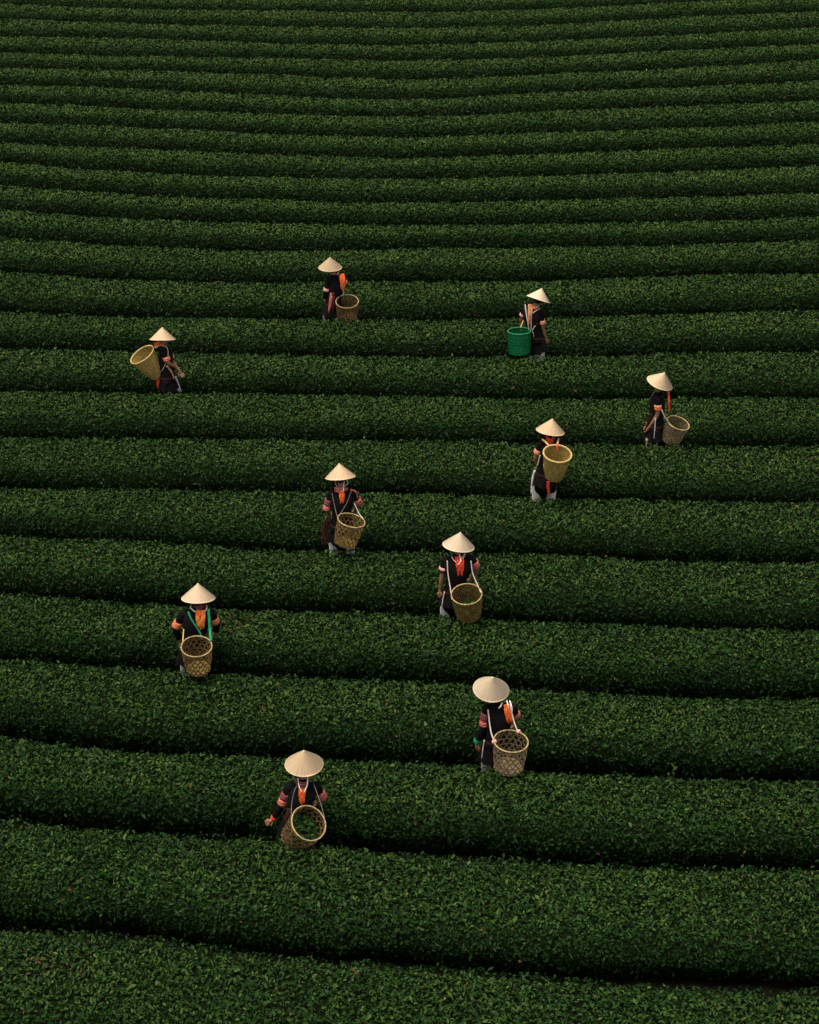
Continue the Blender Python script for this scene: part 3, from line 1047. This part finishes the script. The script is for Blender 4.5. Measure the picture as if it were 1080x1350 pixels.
# ------------------------------------------------------------------ the ten pickers (crop = picture region the joints were read in)
PEOPLE = [
 dict(row=2, hemy=985, crop=(330, 970, 7.2), apex=(508, 137), tilt=(0, 1), feet=420, SL=(375, 480), SR=(625, 475),
      EL=(282, 690, 0.02), WL=(222, 785, 0.05), HL=(140, 835, 0.06), ER=(692, 590, 0.10), WR=(600, 670, 0.36), head_dy=0.06, grip=0.45,
      sleeveL='long', sleeveR='elbow', bandL=[(0.32, 0.62, 0.064, 'embroidery'), (0.66, 0.95, 0.060, 'band_pink'), (1.86, 1.97, 0.042, 'red')], bandR=[(0.45, 0.95, 0.062, 'band_pink')],
      cloth=[('back_sash', 'orange', 0.040, [(500, 470, -0.10), (492, 560, -0.145), (490, 665, -0.15)]),
             ('chin_ribbon', 'white', 0.008, [(545, 385, -0.06), (540, 470, -0.12), (512, 535, -0.155)]),
             ('chin_ribbon', 'white', 0.007, [(452, 400, -0.05), (466, 490, -0.13), (490, 535, -0.155)]),
             ('embroidered_collar', 'embroidery', 0.028, [(430, 430, -0.05), (500, 470, -0.12), (570, 430, -0.05)]),
             ('side_sash', 'maroon', 0.03, [(375, 690, -0.12), (352, 800, -0.14), (345, 950, -0.12)])],
      label='person in black tunic reaching a hand left to the hedge, nearest the camera'),
 dict(row=3, hemy=985, crop=(590, 870, 7.2), apex=(430, 163), tilt=(-8, 4), feet=450, SL=(375, 455), SR=(620, 450),
      EL=(338, 655, -0.02), WL=(272, 790, 0.02), HL=(285, 850, 0.02), ER=(658, 545, 0.10), WR=(630, 640, 0.34), head_dy=0.02,
      sleeveL='long', sleeveR='elbow', bandL=[(0.22, 0.52, 0.065, 'embroidery'), (0.55, 0.82, 0.062, 'band_pink'), (1.68, 1.90, 0.048, 'green_cloth')], bandR=[(0.5, 0.85, 0.060, 'band_pink')],
      cloth=[('shoulder_scarf', 'orange', 0.046, [(570, 420, -0.10), (578, 500, -0.14), (592, 605, -0.15)]),
             ('chin_ribbon', 'white', 0.008, [(562, 380, -0.07), (575, 430, -0.145), (582, 462, -0.155)]),
             ('chin_ribbon', 'white', 0.008, [(590, 385, -0.07), (608, 440, -0.14), (616, 490, -0.16)]),
             ('silver_brooch', 'white', 0.010, [(520, 405, -0.10), (505, 440, -0.135), (486, 460, -0.14)]),
             ('side_sash', 'cord', 0.007, [(350, 760, -0.16), (335, 860, -0.17), (325, 940, -0.17)])],
      label='person with a green wristband and an orange scarf on the right shoulder, back turned'),
 dict(row=4, hemy=1060, crop=(200, 750, 8.31), apex=(508, 157), tilt=(14, 1), feet=440, SL=(355, 480), SR=(655, 475),
      EL=(262, 640, 0.0), WL=(312, 790, 0.06), HL=(312, 850, 0.05), ER=(712, 610, 0.06), WR=(690, 740, 0.30), head_dy=0.10, wrapL='white',
      sleeveL='long', sleeveR='long', bandL=[(0.60, 0.98, 0.064, 'band_orange')], bandR=[(0.42, 0.82, 0.062, 'band_orange')], stance=0.13, hem=0.30,
      cloth=[('back_scarf', 'amber', 0.062, [(540, 450, -0.11), (535, 560, -0.15), (540, 670, -0.15)]),
             ('chin_ribbon', 'white', 0.008, [(440, 385, 0.0), (425, 425, -0.09), (480, 475, -0.13)]),
             ('chin_ribbon', 'pink', 0.009, [(600, 385, 0.0), (605, 430, -0.09), (575, 475, -0.13)]),
             ('collar', 'red', 0.020, [(500, 480, -0.12), (525, 512, -0.15), (550, 480, -0.12)]),
             ('neck_cloth', 'embroidery', 0.045, [(470, 400, 0.0), (520, 440, -0.07), (580, 400, 0.0)])],
      label='person with green shoulder straps and amber back scarf, third from the bottom'),
 dict(row=5, hemy=955, crop=(550, 685, 8.31), apex=(475, 138), tilt=(7, 7), feet=400, SL=(305, 440), SR=(605, 425),
      EL=(272, 625, -0.02), WL=(252, 765, 0.02), HL=(240, 820, 0.02), ER=(655, 545, 0.08), WR=(575, 665, 0.30), head_dy=0.08,
      sleeveL='short', sleeveR='short', bandL=[(0.42, 0.58, 0.064, 'pink')], bandR=[(0.25, 0.75, 0.064, 'band_pink')], stance=0.14, stride=0.0, hem=0.42,
      cloth=[('back_sash', 'red', 0.058, [(462, 400, -0.09), (470, 500, -0.15), (480, 615, -0.15)]),
             ('chin_ribbon', 'white', 0.010, [(462, 370, -0.06), (478, 450, -0.15), (450, 500, -0.165)]),
             ('chin_ribbon', 'white', 0.009, [(520, 370, -0.02), (515, 400, -0.08), (498, 430, -0.14)]),
             ('chin_ribbon', 'pink', 0.009, [(378, 405, -0.03), (400, 440, -0.10), (425, 470, -0.14)]),
             ('apron_edge', 'cord', 0.008, [(300, 790, -0.15), (275, 920, -0.17), (250, 1090, -0.17)])],
      label='person with one bare arm hanging, red back sash and white basket straps'),
 dict(row=6, hemy=1040, crop=(400, 600, 9.0), apex=(425, 97), tilt=(17, -4.5), feet=452, SL=(325, 455), SR=(590, 445),
      EL=(275, 645, 0.0), WL=(330, 740, 0.22), ER=(665, 575, 0.05), WR=(600, 665, 0.28), head_dy=0.10, gap=0.30,
      sleeveL='elbow', sleeveR='elbow', bandL=[(0.35, 0.72, 0.062, 'embroidery'), (0.74, 1.0, 0.063, 'band_pink')], bandR=[(0.55, 0.98, 0.060, 'band_pink')], stance=0.135, stride=0.0, hem=0.38,
      cloth=[('back_sash', 'orange', 0.040, [(455, 430, -0.10), (458, 500, -0.14), (462, 575, -0.145)]),
             ('chin_ribbon', 'white', 0.008, [(485, 295, 0.02), (480, 370, -0.10), (470, 432, -0.15)]),
             ('chin_ribbon', 'white', 0.007, [(520, 290, 0.05), (525, 335, 0.0), (500, 370, -0.09)]),
             ('chin_ribbon', 'pink', 0.007, [(380, 295, 0.05), (385, 350, 0.0), (420, 400, -0.09)]),
             ('embroidered_collar', 'band_pink', 0.034, [(370, 410, -0.03), (450, 415, -0.10), (530, 395, -0.03)]),
             ('shoulder_fringe', 'band_pink', 0.012, [(560, 410, -0.08), (625, 440, -0.06), (650, 540, 0.0)]),
             ('side_panel', 'maroon', 0.045, [(290, 760, -0.02), (255, 900, 0.0), (245, 1080, 0.0)])],
      label='person standing on two white leg wraps, with pink collar and brown side panel'),
 dict(row=7, hemy=915, crop=(670, 540, 9.0), apex=(525, 107), tilt=(9, 7.5), feet=420, SL=(390, 400), SR=(630, 400),
      EL=(322, 570, 0.0), WL=(352, 690, 0.12), HL=(365, 740, 0.14), ER=(660, 560, 0.14), WR=(620, 650, 0.34), head_dy=0.08,
      sleeveL='short', sleeveR='short', bandL=[(0.45, 0.70, 0.062, 'pale_orange')], bandR=[(0.45, 0.7, 0.062, 'pale_orange')], stance=0.13, stride=0.0, hem=0.40,
      cloth=[('neck_scarf', 'red', 0.045, [(450, 330, -0.03), (500, 380, -0.10), (560, 330, -0.03)]),
             ('back_sash', 'red', 0.020, [(478, 850, -0.17), (475, 920, -0.17), (490, 1040, -0.17)]),
             ('waist_cord', 'cord', 0.008, [(380, 540, -0.13), (350, 650, -0.14), (315, 720, -0.12)]),
             ('hanging_sash', 'white', 0.017, [(318, 720, -0.08), (288, 830, -0.08), (275, 1010, -0.08)])],
      label='person mostly hidden behind a tall yellow basket, red sash hanging to the feet'),
 dict(row=8, hemy=905, crop=(820, 480, 9.0), apex=(508, 100), tilt=(-4, 18), feet=370, SL=(430, 410, -0.12), SR=(400, 370, 0.14),
      EL=(425, 600, -0.15), WL=(330, 745, -0.10), HL=(295, 800, -0.08), ER=(385, 550, 0.20), WR=(310, 690, 0.24), HR=(280, 770, 0.26), head_dy=0.0,
      sleeveL='short', sleeveR='short', bandL=[(0.38, 0.52, 0.062, 'pale_orange'), (0.52, 0.68, 0.060, 'orange')], bandR=[(0.4, 0.6, 0.062, 'pale_orange')], hem=0.30, wrapL='beige', wrapR='white',
      cloth=[('hat_ribbon', 'red', 0.017, [(552, 315, -0.12), (560, 440, -0.16), (562, 575, -0.16)]),
             ('front_panel', 'maroon', 0.03, [(350, 590, -0.10), (320, 700, -0.08), (275, 820, 0.0)]),
             ('skirt_edge', 'lilac', 0.008, [(400, 640, -0.17), (390, 780, -0.19), (380, 890, -0.19)]),
             ('shoulder_piping', 'grey_cord', 0.008, [(395, 330, -0.08), (355, 380, -0.05), (325, 440, 0.0)])],
      label='person walking left with bare arm down and red ribbon behind the hat, at right'),
 dict(row=9, hemy=850, crop=(150, 420, 9.0), apex=(575, 102), tilt=(17, 0), feet=660, SL=(650, 385, 0.14), SR=(595, 400, -0.12),
      ER=(655, 535, -0.15), WR=(728, 575, 0.03), HR=(752, 592, 0.10), EL=(700, 520, 0.16), WL=(745, 580, 0.10), head_dy=0.04,
      sleeveL='short', sleeveR='short', bandR=[(0.40, 0.72, 0.066, 'band_orange')], bandL=[(0.4, 0.6, 0.062, 'pale_orange')], hem=0.28, stride=0.02,
      cloth=[('neck_scarf', 'orange', 0.045, [(480, 320, -0.10), (540, 300, -0.11), (610, 300, -0.05)]),
             ('apron', 'lilac', 0.040, [(715, 690, -0.02), (750, 780, 0.0), (790, 880, 0.0)]),
             ('front_sash', 'pale_orange', 0.016, [(630, 560, -0.17), (690, 640, -0.12), (715, 720, -0.08)]),
             ('back_sash', 'red', 0.022, [(525, 720, -0.10), (530, 800, -0.10), (545, 880, -0.10)]),
             ('shoulder_piping', 'cord', 0.007, [(490, 350, -0.12), (570, 318, -0.13), (640, 350, -0.12)])],
      label='person walking right with pale apron and tilted yellow basket, leftmost of the workers'),
 dict(row=10, hemy=1015, crop=(650, 370, 10.8), apex=(697, 108), tilt=(17, 18), feet=620, SL=(450, 410, 0.08), SR=(680, 440, -0.10),
      EL=(400, 560, 0.12), WL=(415, 650, 0.24), ER=(708, 690, -0.08), WR=(755, 830, -0.02), HR=(785, 890, 0.0), head_dy=0.06,
      sleeveL='short', sleeveR='short', bandR=[(0.55, 0.78, 0.066, 'pale_orange')], bandL=[(0.4, 0.6, 0.062, 'pink')], hem=0.30,
      cloth=[('back_sash', 'pale_orange', 0.042, [(535, 335, -0.06), (530, 480, -0.12), (520, 640, -0.13)]),
             ('neck_scarf', 'pale_orange', 0.030, [(540, 360, -0.05), (600, 385, -0.10), (660, 365, -0.08)]),
             ('waist_cord', 'cord', 0.008, [(635, 600, -0.16), (590, 660, -0.17), (555, 715, -0.17)]),
             ('waist_cord', 'cord', 0.006, [(555, 715, -0.17), (575, 750, -0.17), (580, 805, -0.17)]),
             ('shoulder_piping', 'cord', 0.008, [(560, 470, -0.15), (610, 430, -0.15), (670, 400, -0.14)])],
      label='person with pale orange back sash carrying the green plastic basket, upper right'),
 dict(row=11, hemy=935, crop=(390, 330, 10.8), apex=(487, 97), tilt=(0, 0), feet=530, SL=(470, 440, -0.04), SR=(670, 390, 0.08),
      EL=(432, 590, -0.05), WL=(425, 690, 0.06), ER=(700, 490, 0.14), WR=(610, 560, 0.34), head_dy=0.04,
      sleeveL='long', sleeveR='elbow', bandL=[(0.66, 0.92, 0.064, 'pink')], bandR=[(0.4, 0.7, 0.062, 'band_orange')], hem=0.26,
      cloth=[('shoulder_cloth', 'orange', 0.052, [(650, 335, -0.06), (668, 440, -0.11), (672, 575, -0.11)]),
             ('chin_ribbon', 'pink', 0.012, [(615, 300, -0.06), (600, 325, -0.10), (585, 350, -0.12)]),
             ('side_sash', 'band_pink', 0.024, [(510, 610, -0.16), (495, 730, -0.18), (470, 900, -0.18)]),
             ('side_sash', 'maroon', 0.022, [(535, 600, -0.16), (540, 720, -0.18), (530, 880, -0.18)])],
      label='person with orange cloth on one shoulder, farthest of the workers'),
]

BASKETS = [
 dict(rim=(555, 830, -0.36), open=0.84, lean=(120, -120), R=0.205, r=0.17, L=0.40, style='open', mat='brown_cane', rim_mat='rim_pale',
      straps=[([(450, 470, -0.10), (420, 520, -0.16), (395, 640, -0.22), (388, 790, -0.36)], 0.0045, 'grey_cord'),
              ([(600, 450, -0.08), (640, 560, -0.17), (680, 680, -0.28), (712, 800, -0.36)], 0.0045, 'grey_cord')],
      fill=(0.52, 420, 'bright green freshly picked tea leaves in the open basket nearest the camera'),
      label='open woven bamboo basket tipped towards the camera, green leaves inside'),
 dict(rim=(603, 772, -0.34), open=0.62, lean=(12, -240), R=0.204, r=0.172, L=0.38, style='open', mat='grey_cane', rim_mat='rim_pale',
      straps=[([(385, 470, -0.11), (400, 600, -0.17), (415, 690, -0.24), (445, 775, -0.34)], 0.008, 'cord'),
              ([(600, 440, -0.12), (620, 540, -0.17), (640, 610, -0.22), (672, 690, -0.28)], 0.008, 'cord')],
      knots=[((445, 778, -0.34), 0.030, 'pink'), ((675, 680, -0.26), 0.026, 'pink')],
      label='greyish bamboo basket hung on white straps with pink knots, empty'),
 dict(rim=(492, 850, -0.46), open=0.66, lean=(0, -250), R=0.195, r=0.150, L=0.37, style='open', mat='gold_cane', rim_mat='rim_pale',
      straps=[([(400, 470, -0.10), (440, 560, -0.155), (530, 700, -0.18), (548, 765, -0.20)], 0.012, 'green_cloth'),
              ([(622, 440, -0.10), (632, 560, -0.15), (640, 680, -0.2), (648, 790, -0.38)], 0.018, 'green_cloth'),
              ([(352, 660, -0.14), (345, 740, -0.22), (340, 830, -0.40)], 0.007, 'yellow_cord')],
      label='golden brown bamboo basket hung on green straps'),
 dict(rim=(542, 818, -0.42), open=0.70, lean=(-30, -250), R=0.200, r=0.160, L=0.38, style='fine', mat='gold_cane', rim_mat='rim_pale',
      straps=[([(330, 450, -0.10), (338, 590, -0.16), (362, 740, -0.25), (382, 880, -0.42)], 0.007, 'cord'),
              ([(590, 450, -0.10), (610, 590, -0.16), (660, 710, -0.25), (700, 800, -0.42)], 0.007, 'cord')],
      fill=(0.25, 260, 'thin layer of picked tea leaves at the bottom of the finely woven basket'),
      label='finely woven brown basket behind the worker with the red back sash'),
 dict(rim=(570, 776, -0.36), open=0.48, lean=(70, -235), R=0.195, r=0.155, L=0.37, style='open', mat='gold_cane', rim_mat='rim_pale',
      straps=[([(340, 450, -0.10), (370, 600, -0.16), (400, 720, -0.24), (430, 790, -0.31)], 0.006, 'grey_cord'),
              ([(570, 420, -0.10), (520, 560, -0.16), (455, 670, -0.20), (420, 720, -0.26)], 0.006, 'grey_cord'),
              ([(605, 570, -0.10), (660, 690, -0.2), (715, 760, -0.31)], 0.006, 'cord')],
      label='brown bamboo basket hung on thin cords, above two white leg wraps'),
 dict(rim=(585, 525, -0.46), open=0.62, lean=(25, -275), R=0.205, r=0.120, L=0.44, style='closed', mat='fresh_cane', rim_mat='rim_fresh', rim_r=0.014,
      straps=[([(590, 400, -0.26), (584, 440, -0.30), (580, 490, -0.31)], 0.012, 'red'),
              ([(400, 350, -0.06), (440, 380, -0.12), (480, 425, -0.20)], 0.014, 'yellow_cord'),
              ([(600, 340, -0.06), (592, 375, -0.12), (585, 420, -0.20)], 0.014, 'yellow_cord')],
      label='pale yellow closely woven basket worn upright, seen straight from behind'),
 dict(rim=(668, 700, -0.10), open=0.50, lean=(75, -190), R=0.185, r=0.165, L=0.33, style='fine', mat='grey_cane', rim_mat='rim_pale', rim_r=0.010,
      straps=[([(470, 540, -0.20), (500, 610, -0.20), (545, 680, -0.18), (560, 700, -0.14)], 0.010, 'cord')],
      label='wide brown basket behind the hip of the worker walking left'),
 dict(rim=(338, 430, -0.06), open=0.42, lean=(-175, -265), R=0.222, r=0.132, L=0.46, style='closed', mat='fresh_cane', rim_mat='rim_fresh', rim_r=0.012,
      straps=[([(470, 350, -0.16), (550, 318, -0.16), (635, 350, -0.15), (640, 470, -0.16), (585, 600, -0.14), (540, 650, -0.10)], 0.006, 'cord')],
      label='bright yellow basket leaning back to the left on a shoulder'),
 dict(rim=(375, 718, -0.20), open=0.32, lean=(-12, -300), R=0.195, r=0.185, L=0.385, style='plastic', mat='plastic', rim_mat='plastic_rim', rim_r=0.011,
      straps=[([(460, 340, 0.0), (468, 430, -0.08), (490, 560, -0.14), (515, 720, -0.14)], 0.009, 'cord'),
              ([(560, 380, -0.12), (545, 500, -0.15), (545, 700, -0.15)], 0.011, 'pale_orange'),
              ([(435, 560, 0.05), (415, 610, -0.05), (395, 665, -0.16)], 0.009, 'yellow_cord')],
      label='green plastic lattice basket, the only green one'),
 dict(rim=(732, 728, -0.22), open=0.58, lean=(2, -215), R=0.208, r=0.180, L=0.36, style='fine', mat='brown_cane', rim_mat='rim_pale', rim_r=0.008,
      straps=[([(640, 380, -0.06), (665, 500, -0.12), (680, 620, -0.18), (640, 650, -0.22)], 0.008, 'grey_cord')],
      label='dark brown basket beside the farthest worker, with a thin pale rim'),
]
for ps, bs in zip(PEOPLE, BASKETS):
    info = make_person(ps)
    make_basket(info, bs)
    S = info['S']; b_ = info['base']
    print('%-40s Y %.2f shoulder height %.2f span %.2f' % (ps['label'][:40], info['Yp'], S.z - b_.z, (info['SR'] - info['SL']).length))


# ------------------------------------------------------------------ a bright weed that has come up in the path at lower right
wp = at(884, 1032, row_y(3, 884) + 0.12)
wp.z = float(terrain(wp.x, wp.y))
wd = empty('weed_sprout', wp)
tag(wd, 'small bright green weed in the gap right of the greyish basket with pink knots', 'weed')
sb = MB()
stem_pts = [wp, wp + Vector((0.01, 0, 0.25)), wp + Vector((-0.005, -0.01, 0.52)), wp + Vector((0.01, -0.02, 0.70))]
sb.tube(bez(stem_pts, 4), interp_r(0.006, 0.003, 13), M['leaf'], 6)
sb.build('stem', wd, wp)
r_ = np.random.default_rng(5)
k_ = 26
hz_ = r_.uniform(0.30, 0.74, k_)
an_ = r_.uniform(0, 6.28, k_)
Nn = np.stack([np.cos(an_) * 0.7, np.sin(an_) * 0.7, np.full(k_, 0.7)], 1)
Pn = np.stack([np.cos(an_) * 0.035, np.sin(an_) * 0.035, hz_], 1)
leaves(Pn, Nn, r_.uniform(0.04, 0.065, k_), r_.uniform(0.75, 1.0, k_), np.zeros(k_), wd, 'leaf_cluster', False)['kind'] = 'stuff'
